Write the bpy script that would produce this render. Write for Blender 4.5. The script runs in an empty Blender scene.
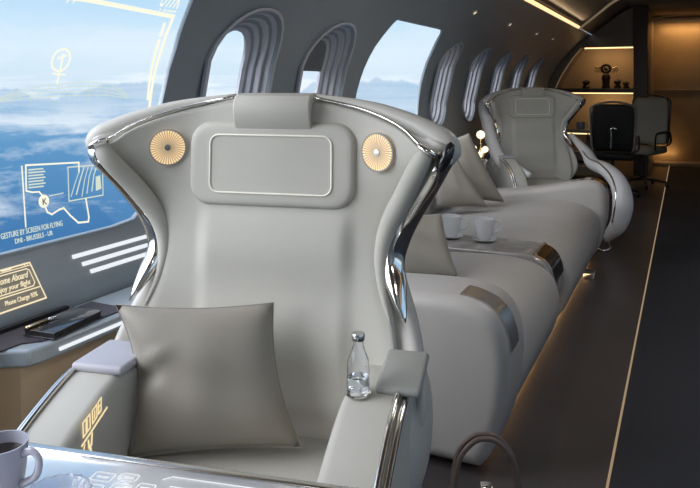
import bpy, bmesh, math, random
from mathutils import Vector, Matrix
from mathutils.geometry import delaunay_2d_cdt
random.seed(7)
sc = bpy.context.scene
COL = sc.collection
PI = math.pi

# ------------------------------------------------------------------ materials
def mat(name, color, rough=.5, metal=0.0, bump=0.0, bscale=200, var=0.0, vscale=6, spec=.5, emit=None, estr=0, coat=0, sheen=0, trans=0, ior=1.45):
    m = bpy.data.materials.new(name); m.use_nodes = True
    nt = m.node_tree; b = nt.nodes['Principled BSDF']
    c = (*color, 1)
    b.inputs['Base Color'].default_value = c
    b.inputs['Roughness'].default_value = rough
    b.inputs['Metallic'].default_value = metal
    b.inputs['Specular IOR Level'].default_value = spec
    b.inputs['Coat Weight'].default_value = coat
    b.inputs['Sheen Weight'].default_value = sheen
    b.inputs['Transmission Weight'].default_value = trans
    b.inputs['IOR'].default_value = ior
    if emit:
        b.inputs['Emission Color'].default_value = (*emit, 1); b.inputs['Emission Strength'].default_value = estr
    tc = nt.nodes.new('ShaderNodeTexCoord')
    if var:
        n = nt.nodes.new('ShaderNodeTexNoise'); n.inputs['Scale'].default_value = vscale; n.inputs['Detail'].default_value = 5
        nt.links.new(tc.outputs['Object'], n.inputs['Vector'])
        r = nt.nodes.new('ShaderNodeMapRange'); r.inputs[1].default_value = .3; r.inputs[2].default_value = .7
        r.inputs[3].default_value = 1 - var; r.inputs[4].default_value = 1 + var
        nt.links.new(n.outputs['Fac'], r.inputs['Value'])
        mx = nt.nodes.new('ShaderNodeVectorMath'); mx.operation = 'SCALE'; mx.inputs[0].default_value = color
        nt.links.new(r.outputs[0], mx.inputs['Scale']); nt.links.new(mx.outputs[0], b.inputs['Base Color'])
    if bump:
        n = nt.nodes.new('ShaderNodeTexNoise'); n.inputs['Scale'].default_value = bscale; n.inputs['Detail'].default_value = 3
        nt.links.new(tc.outputs['Object'], n.inputs['Vector'])
        bp = nt.nodes.new('ShaderNodeBump'); bp.inputs['Strength'].default_value = bump; bp.inputs['Distance'].default_value = .002
        nt.links.new(n.outputs['Fac'], bp.inputs['Height']); nt.links.new(bp.outputs[0], b.inputs['Normal'])
    return m

def emis(name, color, s):
    m = bpy.data.materials.new(name); m.use_nodes = True; nt = m.node_tree; nt.nodes.clear()
    o = nt.nodes.new('ShaderNodeOutputMaterial'); e = nt.nodes.new('ShaderNodeEmission')
    e.inputs[0].default_value = (*color, 1); e.inputs[1].default_value = s
    nt.links.new(e.outputs[0], o.inputs[0]); return m

def pane_mat(name, gloss=.05):
    m = bpy.data.materials.new(name); m.use_nodes = True; nt = m.node_tree; nt.nodes.clear()
    o = nt.nodes.new('ShaderNodeOutputMaterial'); t = nt.nodes.new('ShaderNodeBsdfTransparent'); g = nt.nodes.new('ShaderNodeBsdfGlossy')
    g.inputs['Roughness'].default_value = .02; t.inputs[0].default_value = (.97, .985, .99, 1)
    x = nt.nodes.new('ShaderNodeMixShader'); x.inputs[0].default_value = gloss
    nt.links.new(t.outputs[0], x.inputs[1]); nt.links.new(g.outputs[0], x.inputs[2]); nt.links.new(x.outputs[0], o.inputs[0])
    return m

def speaker_mat():
    m = mat('speaker_glow', (.42, .33, .22), .5); nt = m.node_tree; b = nt.nodes['Principled BSDF']
    tc = nt.nodes.new('ShaderNodeTexCoord'); s = nt.nodes.new('ShaderNodeSeparateXYZ'); nt.links.new(tc.outputs['Object'], s.inputs[0])
    a = nt.nodes.new('ShaderNodeMath'); a.operation = 'ARCTAN2'; nt.links.new(s.outputs[0], a.inputs[0]); nt.links.new(s.outputs[1], a.inputs[1])
    k = nt.nodes.new('ShaderNodeMath'); k.operation = 'MULTIPLY'; k.inputs[1].default_value = 38; nt.links.new(a.outputs[0], k.inputs[0])
    w = nt.nodes.new('ShaderNodeMath'); w.operation = 'SINE'; nt.links.new(k.outputs[0], w.inputs[0])
    l = nt.nodes.new('ShaderNodeVectorMath'); l.operation = 'LENGTH'; nt.links.new(tc.outputs['Object'], l.inputs[0])
    rr = nt.nodes.new('ShaderNodeMapRange'); rr.inputs[1].default_value = .009; rr.inputs[2].default_value = .041; rr.inputs[3].default_value = .40; rr.inputs[4].default_value = 1.2
    nt.links.new(l.outputs['Value'], rr.inputs[0])
    q = nt.nodes.new('ShaderNodeMapRange'); q.inputs[1].default_value = -1; q.inputs[2].default_value = 1; q.inputs[3].default_value = .08; q.inputs[4].default_value = 1
    nt.links.new(w.outputs[0], q.inputs[0])
    p = nt.nodes.new('ShaderNodeMath'); p.operation = 'MULTIPLY'; nt.links.new(rr.outputs[0], p.inputs[0]); nt.links.new(q.outputs[0], p.inputs[1])
    b.inputs['Emission Color'].default_value = (1, .66, .32, 1)
    nt.links.new(p.outputs[0], b.inputs['Emission Strength'])
    return m

M = {}
M['leather'] = mat('pale_grey_leather', (.47, .455, .405), .5, spec=.35, bump=.12, bscale=420, var=.03)
M['leather2'] = mat('pale_grey_leather_smooth', (.49, .475, .43), .42, bump=.05, bscale=420)
M['sofa'] = mat('sofa_leather', (.39, .365, .335), .45, bump=.1, bscale=380, var=.03)
M['padgrey'] = mat('pad_leather', (.30, .30, .275), .5, bump=.1, bscale=420)
M['litshell'] = mat('window_lit_shell_leather', (.66, .65, .65), .35)  # paler leather: window light on the far armchair put into the colour
M['litpad'] = mat('window_lit_pad_leather', (.42, .41, .45), .45, bump=.1, bscale=420)  # bluish window light on the left pad put into its leather colour
M['pillow'] = mat('olive_grey_satin', (.26, .235, .195), .5, bump=.08, bscale=500, sheen=.2)
M['chrome'] = mat('chrome', (.86, .84, .80), .11, 1.0)
M['bandchrome'] = mat('satin_chrome', (.92, .91, .89), .28, 1.0)
M['darkchrome'] = mat('black_gloss', (.02, .02, .022), .06, 0.2, coat=.5)
M['steel'] = mat('brushed_steel', (.7, .69, .66), .25, 1.0)
M['gold'] = mat('brushed_gold', (.75, .55, .30), .22, 1.0)
M['wall'] = mat('grey_wall_panel', (.33, .37, .395), .36, .25, var=.04, vscale=2.5)
M['ceil'] = mat('ceiling_panel', (.22, .19, .165), .5, var=.03)
M['reveal'] = mat('window_reveal_satin', (.60, .59, .62), .3, .15)
M['shade'] = mat('window_shade_fabric', (.16, .165, .165), .7)
M['floor'] = mat('dark_brown_floor', (.060, .052, .050), .38, var=.12, vscale=3, bump=.06, bscale=300)
M['carpet'] = mat('midnight_carpet', (.018, .019, .024), .8, bump=.3, bscale=500)
M['rail'] = emis('aisle_light', (1.0, .72, .45), .34)
M['bulk'] = mat('bronze_bulkhead', (.24, .19, .145), .45, .2, var=.08)
M['tan'] = mat('alcove_lining', (.34, .25, .16), .6, var=.08, vscale=4)
M['doorgold'] = mat('bronze_door_lacquer', (.34, .23, .12), .4, .3, var=.14, vscale=3)
M['post'] = mat('dark_post', (.085, .066, .058), .4)
M['led'] = emis('warm_led', (1.0, .66, .33), 1.5)
M['ledsoft'] = emis('warm_led_soft', (1.0, .60, .28), 6.0)
M['ledshelf'] = emis('shelf_led', (1.0, .66, .30), 2.0)
M['ledwhite'] = emis('white_led', (.92, .96, 1.0), .95)
M['glow'] = emis('warm_graphic_glow', (1.0, .86, .58), 1.0)
M['hud'] = emis('display_glow', (1.0, .98, .80), 1.0)
M['hudpale'] = emis('display_glow_pale', (.80, .90, .74), .85)
M['icon'] = emis('icon_glow', (1.0, .80, .46), 1.0)
M['pane'] = pane_mat('window_pane', .04)
M['mat'] = mat('plum_leather_mat', (.055, .045, .055), .5, bump=.1)
M['book'] = mat('black_leather_cover', (.012, .012, .014), .16, coat=.6)
M['paper'] = mat('page_paper', (.7, .68, .62), .8)
M['ledge'] = mat('blue_grey_lacquer', (.38, .43, .46), .3, .2, coat=.3)
M['wood'] = mat('warm_brown_panel', (.50, .37, .24), .42, var=.1, vscale=5)
M['table'] = mat('silvered_table_top', (.78, .80, .84), .22, .55, coat=.5)
M['mug'] = mat('grey_lavender_ceramic', (.40, .40, .47), .22, coat=.4)
M['coffee'] = mat('black_coffee', (.018, .012, .008), .05)
M['cup'] = mat('white_porcelain', (.62, .62, .62), .25, coat=.3)
M['crystal'] = mat('cut_crystal', (.86, .90, .98), .06, trans=.8, ior=1.52, spec=.8)
M['glass'] = mat('clear_glass', (.97, .98, 1), .02, trans=1.0, ior=1.3)
M['water'] = mat('water', (.9, .96, 1), 0, trans=1.0, ior=1.33)
M['bag'] = mat('taupe_handbag_leather', (.15, .11, .09), .45, bump=.15, bscale=300)
M['dark'] = mat('black_leather', (.016, .015, .015), .55)
M['olive'] = mat('olive_grey_leather', (.24, .22, .17), .5)
M['darkmetal'] = mat('dark_metal', (.05, .05, .05), .3, .8)
M['ornament'] = mat('dark_bronze', (.05, .038, .028), .35, .6)
M['bulb'] = emis('globe_glow', (1.0, .80, .52), 2.0)
M['bluecup'] = mat('slate_blue_ceramic', (.22, .25, .29), .4)
M['speaker'] = speaker_mat()
M['fillpanel'] = emis('fill_panel_glow', (1.0, .97, .93), 3.0)  # emission of the added ceiling fill panels

# ------------------------------------------------------------------ helpers
def link(o, parent=None):
    COL.objects.link(o)
    if parent: o.parent = parent
    return o
def mk(name, verts, faces, m, parent=None, smooth=True, fix=True):
    me = bpy.data.meshes.new(name); me.from_pydata([tuple(v) for v in verts], [], faces); me.validate()
    if fix:
        bm = bmesh.new(); bm.from_mesh(me); bmesh.ops.recalc_face_normals(bm, faces=bm.faces); bm.to_mesh(me); bm.free()
    if smooth: me.polygons.foreach_set('use_smooth', [True]*len(me.polygons))
    me.materials.append(M[m] if isinstance(m, str) else m)
    return link(bpy.data.objects.new(name, me), parent)
def bmobj(name, bm, m, parent=None, smooth=True):
    bmesh.ops.recalc_face_normals(bm, faces=bm.faces)
    me = bpy.data.meshes.new(name); bm.to_mesh(me); bm.free()
    if smooth: me.polygons.foreach_set('use_smooth', [True]*len(me.polygons))
    me.materials.append(M[m] if isinstance(m, str) else m)
    return link(bpy.data.objects.new(name, me), parent)
def sharp(o, ang=40):
    try: o.data.set_sharp_from_angle(angle=math.radians(ang))
    except Exception: pass
    return o
def sub(o, n=1):
    s = o.modifiers.new('sub', 'SUBSURF'); s.levels = n; s.render_levels = n; return o
def bev(o, w, seg=3, ang=35):
    b = o.modifiers.new('bev', 'BEVEL'); b.width = w; b.segments = seg; b.limit_method = 'ANGLE'; b.angle_limit = math.radians(ang)
    return o
def tag(o, label, cat, group=None):
    o['label'] = label; o['category'] = cat
    if group: o['group'] = group
    return o
def thing(name, label, cat, loc=(0, 0, 0), rotz=0, group=None):
    o = bpy.data.objects.new(name, None); o.empty_display_size = .05; link(o)
    o.location = loc; o.rotation_euler = (0, 0, rotz)
    return tag(o, label, cat, group)
def struct(o):
    o['kind'] = 'structure'; return o
def sempty(name, loc=(0, 0, 0)):
    o = bpy.data.objects.new(name, None); o.location = loc; link(o); return struct(o)
def dup(root, loc, rotz, label, group=None, skip=()):
    r = root.copy(); COL.objects.link(r); r.location = loc; r.rotation_euler = (0, 0, rotz); r['label'] = label
    if group: r['group'] = group
    for ch in list(root.children):
        if ch.name.split('.')[0] in skip or ch.name in skip: continue
        c = ch.copy(); COL.objects.link(c); c.parent = r
        for g in list(ch.children):
            d = g.copy(); COL.objects.link(d); d.parent = c
    return r
def box(name, a, b, m, parent=None, bw=0, seg=3):
    x0, y0, z0 = a; x1, y1, z1 = b
    v = [(x, y, z) for x in (x0, x1) for y in (y0, y1) for z in (z0, z1)]
    f = [(0, 1, 3, 2), (4, 6, 7, 5), (0, 4, 5, 1), (2, 3, 7, 6), (0, 2, 6, 4), (1, 5, 7, 3)]
    o = mk(name, v, f, m, parent, smooth=False)
    if bw: bev(o, bw, seg); o.data.polygons.foreach_set('use_smooth', [True]*6)
    return o
def crom(P, n):
    P = [Vector(p) for p in P]; out = []
    Q = [2*P[0]-P[1]] + P + [2*P[-1]-P[-2]]
    for i in range(1, len(Q)-2):
        a, b, c, d = Q[i-1:i+3]
        for k in range(n):
            t = k/n
            out.append(.5*((2*b)+(c-a)*t+(2*a-5*b+4*c-d)*t*t+(3*b-a-3*c+d)*t**3))
    out.append(P[-1].copy()); return out
def interp(tab, x):
    if x <= tab[0][0]: return tab[0][1]
    for (a, ya), (b, yb) in zip(tab, tab[1:]):
        if x <= b:
            return ya+(yb-ya)*(x-a)/(b-a)
    return tab[-1][1]
def smoothtab(tab, n=6):
    return [(p[0], p[1]) for p in crom([(a, b, 0) for a, b in tab], n)]
def loft(rings, capped=True, closed=True):
    n = len(rings[0]); v = []; f = []
    for r in rings: v += [tuple(p) for p in r]
    for i in range(len(rings)-1):
        for j in range(n if closed else n-1):
            k = (j+1) % n
            f.append((i*n+j, i*n+k, (i+1)*n+k, (i+1)*n+j))
    if capped:
        f.append(tuple(range(n-1, -1, -1))); f.append(tuple(range((len(rings)-1)*n, len(rings)*n)))
    return v, f
def tube_vf(path, rad, seg=12, flat=(1, 1), closed=False):
    P = [Vector(p) for p in path]; rings = []
    up = Vector((0, 0, 1)); N = None
    for i, p in enumerate(P):
        if closed: t = (P[(i+1) % len(P)]-P[i-1]).normalized()
        else: t = (P[min(i+1, len(P)-1)]-P[max(i-1, 0)]).normalized()
        if N is None:
            N = t.cross(up)
            if N.length < .1: N = t.cross(Vector((0, 1, 0)))
            N.normalize()
        else:
            N = (N - t*N.dot(t)).normalized()
        B = t.cross(N)
        r = rad[i] if isinstance(rad, (list, tuple)) else rad
        rings.append([p+N*math.cos(2*PI*k/seg)*r*flat[0]+B*math.sin(2*PI*k/seg)*r*flat[1] for k in range(seg)])
    if closed:
        n = seg; v = [q for r in rings for q in r]; f = []
        for i in range(len(rings)):
            for j in range(n):
                a = i*n; b = ((i+1) % len(rings))*n
                f.append((a+j, a+(j+1) % n, b+(j+1) % n, b+j))
        return v, f
    return loft(rings)
def tube(name, path, rad, m, parent=None, seg=12, flat=(1, 1), closed=False):
    v, f = tube_vf(path, rad, seg, flat, closed); return mk(name, v, f, m, parent)
def lathe(name, prof, m, parent=None, c=(0, 0, 0), seg=40, ring=False):
    if ring: prof = prof + [prof[0]]
    v = []; f = []; n = seg
    for r, z in prof:
        for k in range(n):
            a = 2*PI*k/n; v.append((c[0]+max(r, 1e-4)*math.cos(a), c[1]+max(r, 1e-4)*math.sin(a), c[2]+z))
    for i in range(len(prof)-1):
        for k in range(n):
            f.append((i*n+k, i*n+(k+1) % n, (i+1)*n+(k+1) % n, (i+1)*n+k))
    if not ring: f.append(tuple(range(n-1, -1, -1))); f.append(tuple(range((len(prof)-1)*n, len(prof)*n)))
    o = mk(name, v, f, m, parent); return sharp(o, 50)
def multi(parts):
    V = []; Fs = []
    for v, f in parts:
        k = len(V); V += [tuple(p) for p in v]; Fs += [tuple(i+k for i in q) for q in f]
    return V, Fs
def rrect(w, h, r, n=6):      # half sizes
    out = []
    for cx, cy, a0 in ((w-r, h-r, 0), (-w+r, h-r, PI/2), (-w+r, -h+r, PI), (w-r, -h+r, 1.5*PI)):
        for k in range(n+1):
            a = a0+PI/2*k/n; out.append((cx+r*math.cos(a), cy+r*math.sin(a)))
    return out
def prism(name, poly, y0, y1, m, parent=None, bw=.02, seg=4, axis='y'):
    n = len(poly)
    if axis == 'y': v = [(a, y0, b) for a, b in poly] + [(a, y1, b) for a, b in poly]
    elif axis == 'x': v = [(y0, a, b) for a, b in poly] + [(y1, a, b) for a, b in poly]
    else: v = [(a, b, y0) for a, b in poly] + [(a, b, y1) for a, b in poly]
    f = [tuple(range(n)), tuple(range(2*n-1, n-1, -1))] + [(i, (i+1) % n, n+(i+1) % n, n+i) for i in range(n)]
    bm = bmesh.new(); V = [bm.verts.new(p) for p in v]
    for q in f: bm.faces.new([V[i] for i in q])
    bmesh.ops.recalc_face_normals(bm, faces=bm.faces)
    if bw:
        bm.edges.ensure_lookup_table()
        cap = [e for e in bm.edges if any(len(fc.verts) == n for fc in e.link_faces) and e.calc_face_angle(0) > .6]
        bmesh.ops.bevel(bm, geom=cap, offset=bw, segments=seg, profile=.5, affect='EDGES')
    o = bmobj(name, bm, m, parent); return sharp(o, 38)
def text_mesh(s, size, shear=0.0, ext=.0008):
    cu = bpy.data.curves.new('t', 'FONT'); cu.body = s; cu.size = size; cu.extrude = ext; cu.shear = shear; cu.resolution_u = 3
    o = bpy.data.objects.new('t', cu); COL.objects.link(o)
    dg = bpy.context.evaluated_depsgraph_get(); me = bpy.data.meshes.new_from_object(o.evaluated_get(dg))
    V = [v.co.copy() for v in me.vertices]; Fs = [tuple(p.vertices) for p in me.polygons]
    bpy.data.objects.remove(o); bpy.data.meshes.remove(me); bpy.data.curves.remove(cu)
    return V, Fs
def fit_text(s, x0, x1, y, shear=0, height=None):
    V, Fs = text_mesh(s, 1.0, shear, .02)
    a = min(v.x for v in V); b = max(v.x for v in V); k = (x1-x0)/(b-a); ky = k
    if height:
        c = max(v.y for v in V); ky = height/c
    return [Vector((x0+(v.x-a)*k, y+v.y*ky, v.z*.03)) for v in V], Fs
def ellipsoid(name, c, r, m, parent=None, rot=None, nu=24, nv=14):
    v = []; f = []
    for i in range(1, nv):
        th = PI*i/nv
        for k in range(nu):
            a = 2*PI*k/nu; p = Vector((r[0]*math.sin(th)*math.cos(a), r[1]*math.sin(th)*math.sin(a), r[2]*math.cos(th)))
            if rot: p = rot @ p
            v.append(p+Vector(c))
    for i in range(nv-2):
        for k in range(nu): f.append((i*nu+k, i*nu+(k+1) % nu, (i+1)*nu+(k+1) % nu, (i+1)*nu+k))
    t0 = Vector((0, 0, r[2])); t1 = -t0
    if rot: t0 = rot @ t0; t1 = rot @ t1
    v += [t0+Vector(c), t1+Vector(c)]; k0 = len(v)-2
    for k in range(nu):
        f.append((k0, (k+1) % nu, k)); f.append((k0+1, (nv-2)*nu+k, (nv-2)*nu+(k+1) % nu))
    return mk(name, v, f, m, parent)
def strip2(path, w, closed=False):    # flat ribbon polyline -> 2-D verts / faces
    V = []; Fs = []; n = len(path)
    segs = [(i, (i+1) % n) for i in range(n if closed else n-1)]
    for i, j in segs:
        a = Vector(path[i]); b = Vector(path[j]); d = (b-a)
        if d.length < 1e-6: continue
        d.normalize(); t = Vector((-d.y, d.x))*w/2; e = d*w/2*.9
        k = len(V)
        V += [a-e-t, b+e-t, b+e+t, a-e+t]; Fs.append((k, k+1, k+2, k+3))
    return V, Fs
def circ2(c, r, n=20): return [(c[0]+r*math.cos(2*PI*k/n), c[1]+r*math.sin(2*PI*k/n)) for k in range(n)]

# ------------------------------------------------------------------ cabin shell
PROF = smoothtab([(.0, -1.70), (.3, -1.70), (.5, -1.70), (.56,-1.69),(.61, -1.686), (.78, -1.752), (.92, -1.775), (1.05, -1.78), (1.2, -1.775), (1.35, -1.74), (1.5, -1.665),
        (1.65, -1.55), (1.8, -1.40), (1.9, -1.285), (1.98, -1.18), (2.17, -.94)], 6)
def X(z): return interp(PROF, z)
Y0, Y1 = -1.8, 12.3
ZT = 1.975
def porthole(c, w=.245, z0=.93, z1=1.575, n=6):
    cz = (z0+z1)/2; h = (z1-z0)/2
    return [(c+a, cz+b) for a, b in rrect(w, h, w*.92, n)]
def bigwin(y0, y1, z0, z1, r):
    return [((y0+y1)/2+a, (z0+z1)/2+b) for a, b in rrect((y1-y0)/2, (z1-z0)/2, r, 7)]
def dens(poly, step=.06):
    out = []
    for i in range(len(poly)):
        a = Vector(poly[i]); b = Vector(poly[(i+1) % len(poly)]); L = (b-a).length; k = max(1, int(L/step))
        for q in range(k): out.append(tuple(a+(b-a)*q/k))
    return out
W1 = dens([(-.9, .78), (1.80, .787), (1.90, .796), (1.97, .835), (2.005, .90), (2.052, 1.10), (2.078, 1.25), (2.082, 1.40), (2.06, 1.52), (2.03, 1.62), (1.98, 1.78), (1.9, 1.83), (1.6, 1.85), (-.9, 1.85)])
W4 = dens([(3.82, .80), (4.70, .80), (4.80, .88), (4.875, 1.05), (4.90, 1.2), (4.90, 1.35), (4.85, 1.52), (4.775, 1.64), (4.74, 1.66), (4.70, 1.663), (3.89, 1.663), (3.865, 1.655), (3.85, 1.63), (3.82, 1.5), (3.80, 1.3), (3.77, 1.15), (3.77, .9)])
LEFT = [('big', W1), ('port', porthole(2.535, .228)), ('port', porthole(3.30, .232)), ('big', W4)] + [('port', porthole(c, .180, .95, 1.585)) for c in (5.32, 6.20, 7.07, 7.95, 8.83)]
RIGHT = [('big', dens(bigwin(-1.2, 2.3, .78, 1.85, .15)))] + [('port', porthole(c)) for c in (3.0, 3.9, 4.8)] + [('big', dens(bigwin(5.4, 6.6, .8, 1.66, .12)))]
def inside(p, poly):
    x, y = p; c = False; n = len(poly)
    for i in range(n):
        x1, y1 = poly[i]; x2, y2 = poly[(i+1) % n]
        if (y1 > y) != (y2 > y) and x < (x2-x1)*(y-y1)/(y2-y1)+x1: c = not c
    return c
def wall(name, holes, sgn):
    pts = []; edges = []
    ys = [Y0+(Y1-Y0)*i/100 for i in range(101)]; zs = [ZT*i/44 for i in range(45)]
    for h in holes:
        k = len(pts); pts += [Vector(p) for p in h]; edges += [(k+i, k+(i+1) % len(h)) for i in range(len(h))]
    for y in ys:
        for z in zs:
            q = (y, z); ok = True
            for h in holes:
                if inside(q, h): ok = False; break
                if min((Vector(q)-Vector(p)).length for p in h) < .02: ok = False; break
            if ok: pts.append(Vector(q))
    r = delaunay_2d_cdt(pts, edges, [], 0, 1e-5)
    V = r[0]; F = []
    for t in r[2]:
        c = sum((V[i] for i in t), Vector((0, 0)))/len(t)
        if not any(inside((c.x, c.y), h) for h in holes): F.append(tuple(t))
    verts = [(sgn*-X(v.y), v.x, v.y) for v in V]      # sgn=-1 : left side
    return struct(mk(name, verts, F, 'wall', None))
wall('wall_left', [h for _, h in LEFT], -1)
wall('wall_right', [h for _, h in RIGHT], 1)
wn = 0
def make_window(kind, h, sgn, shade=0):
    global wn
    wn += 1
    cy = sum(p[0] for p in h)/len(h); cz = sum(p[1] for p in h)/len(h)
    root = sempty('window_%d' % wn)
    P = lambda y, z, out: (sgn*(-X(z)+out), y, z)
    def ring(s, out, dn=0):
        if s > 1: e = s-1; return [P(cy+(y-cy)*(1+e), cz+(z-cz)*(1+e*.5), out) for y, z in h]
        return [P(cy+(y-cy)*s, cz+(z-cz)*(1-(1-s)*.55), out) for y, z in h]
    if kind == 'port':
        R = [(1.13, .0), (1.12, -.014), (1.09, -.019), (1.04, -.017), (1.01, .0), (.98, .022), (.90, .024), (.88, .030), (.865, .050), (.79, .053), (.775, .059), (.75, .074), (.68, .077), (.665, .083), (.62, .086), (.61, .10)]
        rings = [ring(s, o) for s, o in R]
        v, f = loft(rings, capped=False); o = mk('reveal', v, f, 'reveal', root, fix=False); sharp(o, 55)
        o.data.materials.append(M['wall'])
        for p_ in o.data.polygons:
            if p_.index//len(h) in (5, 8, 11, 0, 3): p_.material_index = 1  # pale risers, darker treads: window light in the grooves put into the colours
        n = len(h); v = ring(.61, .097); mk('pane', v, [tuple(range(n))], 'pane', root, smooth=False)
        if shade:
            hh = [(cy+(y-cy)*.625, cz+(z-cz)*.793) for y, z in h]
            top = [p for p in hh if p[1] > shade]; top.sort(key=lambda p: math.atan2(p[1]-cz, p[0]-cy))
            ymax = max(p[0] for p in top); ymin = min(p[0] for p in top)
            poly = [(ymax, shade)] + top + [(ymin, shade)]
            v = [P(y, z, .086) for y, z in poly] + [P(y, z, .096) for y, z in poly]; m = len(poly)
            f = [tuple(range(m)), tuple(range(m, 2*m))] + [(i, (i+1) % m, m+(i+1) % m, m+i) for i in range(m)]
            mk('shade', v, f, 'shade', root, smooth=False)
    else:
        def off(d, out):
            res = []; n = len(h)
            for i in range(n):
                a = Vector(h[i-1]); b = Vector(h[(i+1) % n]); t = (b-a).normalized(); nn = Vector((t.y, -t.x)); p = Vector(h[i])
                if (p+nn*.01-Vector((cy, cz))).length < (p-Vector((cy, cz))).length: nn = -nn
                res.append(P(p.x+nn.x*d, p.y+nn.y*d, out))
            return res
        rings = [off(.006, .0), off(.005, -.004), off(-.002, -.004), off(-.004, .0), off(-.004, .014)]
        v, f = loft(rings, capped=False); o = mk('window_frame', v, f, 'wall', root); sharp(o)
        # pane follows the curve of the wall
        pts = [Vector(p) for p in h]; n = len(pts)
        ys = [min(p.x for p in pts)+(max(p.x for p in pts)-min(p.x for p in pts))*i/8 for i in range(9)]
        zs = [min(p.y for p in pts)+(max(p.y for p in pts)-min(p.y for p in pts))*i/16 for i in range(17)]
        for y in ys:
            for z in zs:
                if inside((y, z), h) and min((Vector((y, z))-q).length for q in pts[:n]) > .02: pts.append(Vector((y, z)))
        r = delaunay_2d_cdt(pts, [(i, (i+1) % n) for i in range(n)], [], 1, 1e-5)
        mk('pane', [P(v.x, v.y, .010) for v in r[0]], [tuple(t) for t in r[2]], 'pane', root)
    return root
for i, (k, h) in enumerate(LEFT): make_window(k, h, -1, shade=1.345 if i == 2 else 0)
for k, h in RIGHT: make_window(k, h, 1)

# ceiling vault
half = [(-1.18, 1.975), (-1.13, 2.02), (-.94, 2.17), (-.77, 2.30), (-.5, 2.42), (-.2, 2.49), (0, 2.50)]
half = [(p.x, p.y) for p in crom([(a, b, 0) for a, b in half], 4)]
vault = half + [(-a, b) for a, b in half[-2::-1]]
v = []; f = []; n = len(vault)
for y in (Y0, 9.05): v += [(a, y, b) for a, b in vault]
f = [(i, i+1, n+i+1, n+i) for i in range(n-1)]
struct(mk('ceiling', v, f, 'ceil'))
low = [(a, b-.0 if abs(a) > 1.1 else min(b, 2.35)) for a, b in vault]
v = [(a, 9.05, b) for a, b in low] + [(a, Y1, b) for a, b in low] + [(a, 9.05, b) for a, b in vault]
f = [(i, i+1, n+i+1, n+i) for i in range(n-1)] + [(i, i+1, 2*n+i+1, 2*n+i) for i in range(n-1)]
struct(mk('ceiling_rear', v, f, 'bulk'))
struct(mk('floor', [(-1.62, Y0, 0), (-.22, Y0, 0), (-.22, Y1, 0), (-1.62, Y1, 0)], [(0, 1, 2, 3)], 'floor', smooth=False))
struct(mk('floor_aisle', [(-.22, Y0, 0), (1.62, Y0, 0), (1.62, Y1, 0), (-.22, Y1, 0)], [(0, 1, 2, 3)], 'carpet', smooth=False))
vw = [(-X(z), z) for z in [ZT*i/24 for i in range(25)]]
endp = [(-a, b) for a, b in vw] + vault[1:-1] + vw[::-1]
struct(mk('wall_back', [(a, Y0+.005, b) for a, b in endp], [tuple(range(len(endp)))], 'wall', smooth=False))
struct(mk('wall_front', [(a, Y1-.005, b) for a, b in endp], [tuple(range(len(endp)))], 'bulk', smooth=False))
# aisle rail
struct(box('trim_1', (-.225, Y0, 0), (-.2175, 12.2, .006), 'rail'))
# ceiling cove lights
for s, nm in ((-1, 'trim_2'), (1, 'trim_3')):
    r = sempty(nm)
    pr = [(s*1.188, 1.964), (s*1.168, 1.977), (s*1.160, 1.99), (s*1.182, 1.985)]
    v = [(a, Y0, b) for a, b in pr] + [(a, 8.98, b) for a, b in pr]
    mk('cove_strip', v, [(0, 1, 5, 4), (1, 2, 6, 5), (2, 3, 7, 6), (3, 0, 4, 7), (0, 1, 2, 3), (4, 5, 6, 7)], 'led', r, smooth=False)
    lp = [(s*1.150, 2.0), (s*1.10, 1.985), (s*1.095, 2.0), (s*1.13, 2.03)]
    v = [(a, Y0, b) for a, b in lp] + [(a, 8.70, b) for a, b in lp]
    mk('cove_lip', v, [(0, 1, 5, 4), (1, 2, 6, 5), (2, 3, 7, 6), (3, 0, 4, 7), (0, 1, 2, 3), (4, 5, 6, 7)], 'bulk', r, smooth=False)
arch = [(a, 9.03, b-.015) for a, b in vault]
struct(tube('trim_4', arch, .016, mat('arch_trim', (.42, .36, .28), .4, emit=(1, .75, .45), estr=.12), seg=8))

# downlights set in the upper wall
def WP(y, z, off=.006): return Vector((X(z)+off, y, z))
def wnormal(z):
    d = (X(z+.01)-X(z-.01))/.02; nrm = Vector((1, 0, -d)); return nrm.normalized()
for i, y in enumerate((3.88, 5.03, 6.17, 7.40, 8.40)):
    z = 1.805; nrm = wnormal(z); c = WP(y, z, 0)+nrm*.004
    t = thing('downlight', ['small round spotlight in the upper wall above the tall square-cornered window', 'small round spotlight above the first slim porthole past the square-cornered window',
        'small round spotlight above the second slim porthole past the square window', 'small round spotlight above the third slim porthole, near the far end', 'small round spotlight nearest the rear bulkhead'][i], 'light', c, 0, 'spotlights along the upper wall')
    t.rotation_euler = nrm.to_track_quat('Z', 'Y').to_euler()
    lathe('bezel', [(.012, 0), (.026, 0), (.028, .004), (.024, .009), (.013, .006)], 'chrome', t, seg=20, ring=True)
    lathe('lamp', [(0, .001), (.013, .001), (.013, .004), (0, .005)], M['bulb'], t, seg=16)

# sill stripes
for i, (a, b, z) in enumerate(((1.603, 2.25, .731), (1.632, 2.25, .703), (1.655, 2.25, .676))):
    v = []
    for y in (a, b):
        for dz in (-.0055, .0055): v += [WP(y, z+dz, .002), WP(y, z+dz, .007)]
    o = mk('light_strip', v, [(0, 2, 6, 4), (1, 3, 7, 5), (0, 1, 5, 4), (2, 3, 7, 6), (0, 1, 3, 2), (4, 5, 7, 6)], 'ledwhite', None, smooth=False)
    tag(o, ['uppermost of three white light strips under the big window', 'middle of three white light strips under the big window', 'lowest of three white light strips under the big window'][i], 'light strip', 'white light strips under the big window')

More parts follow.
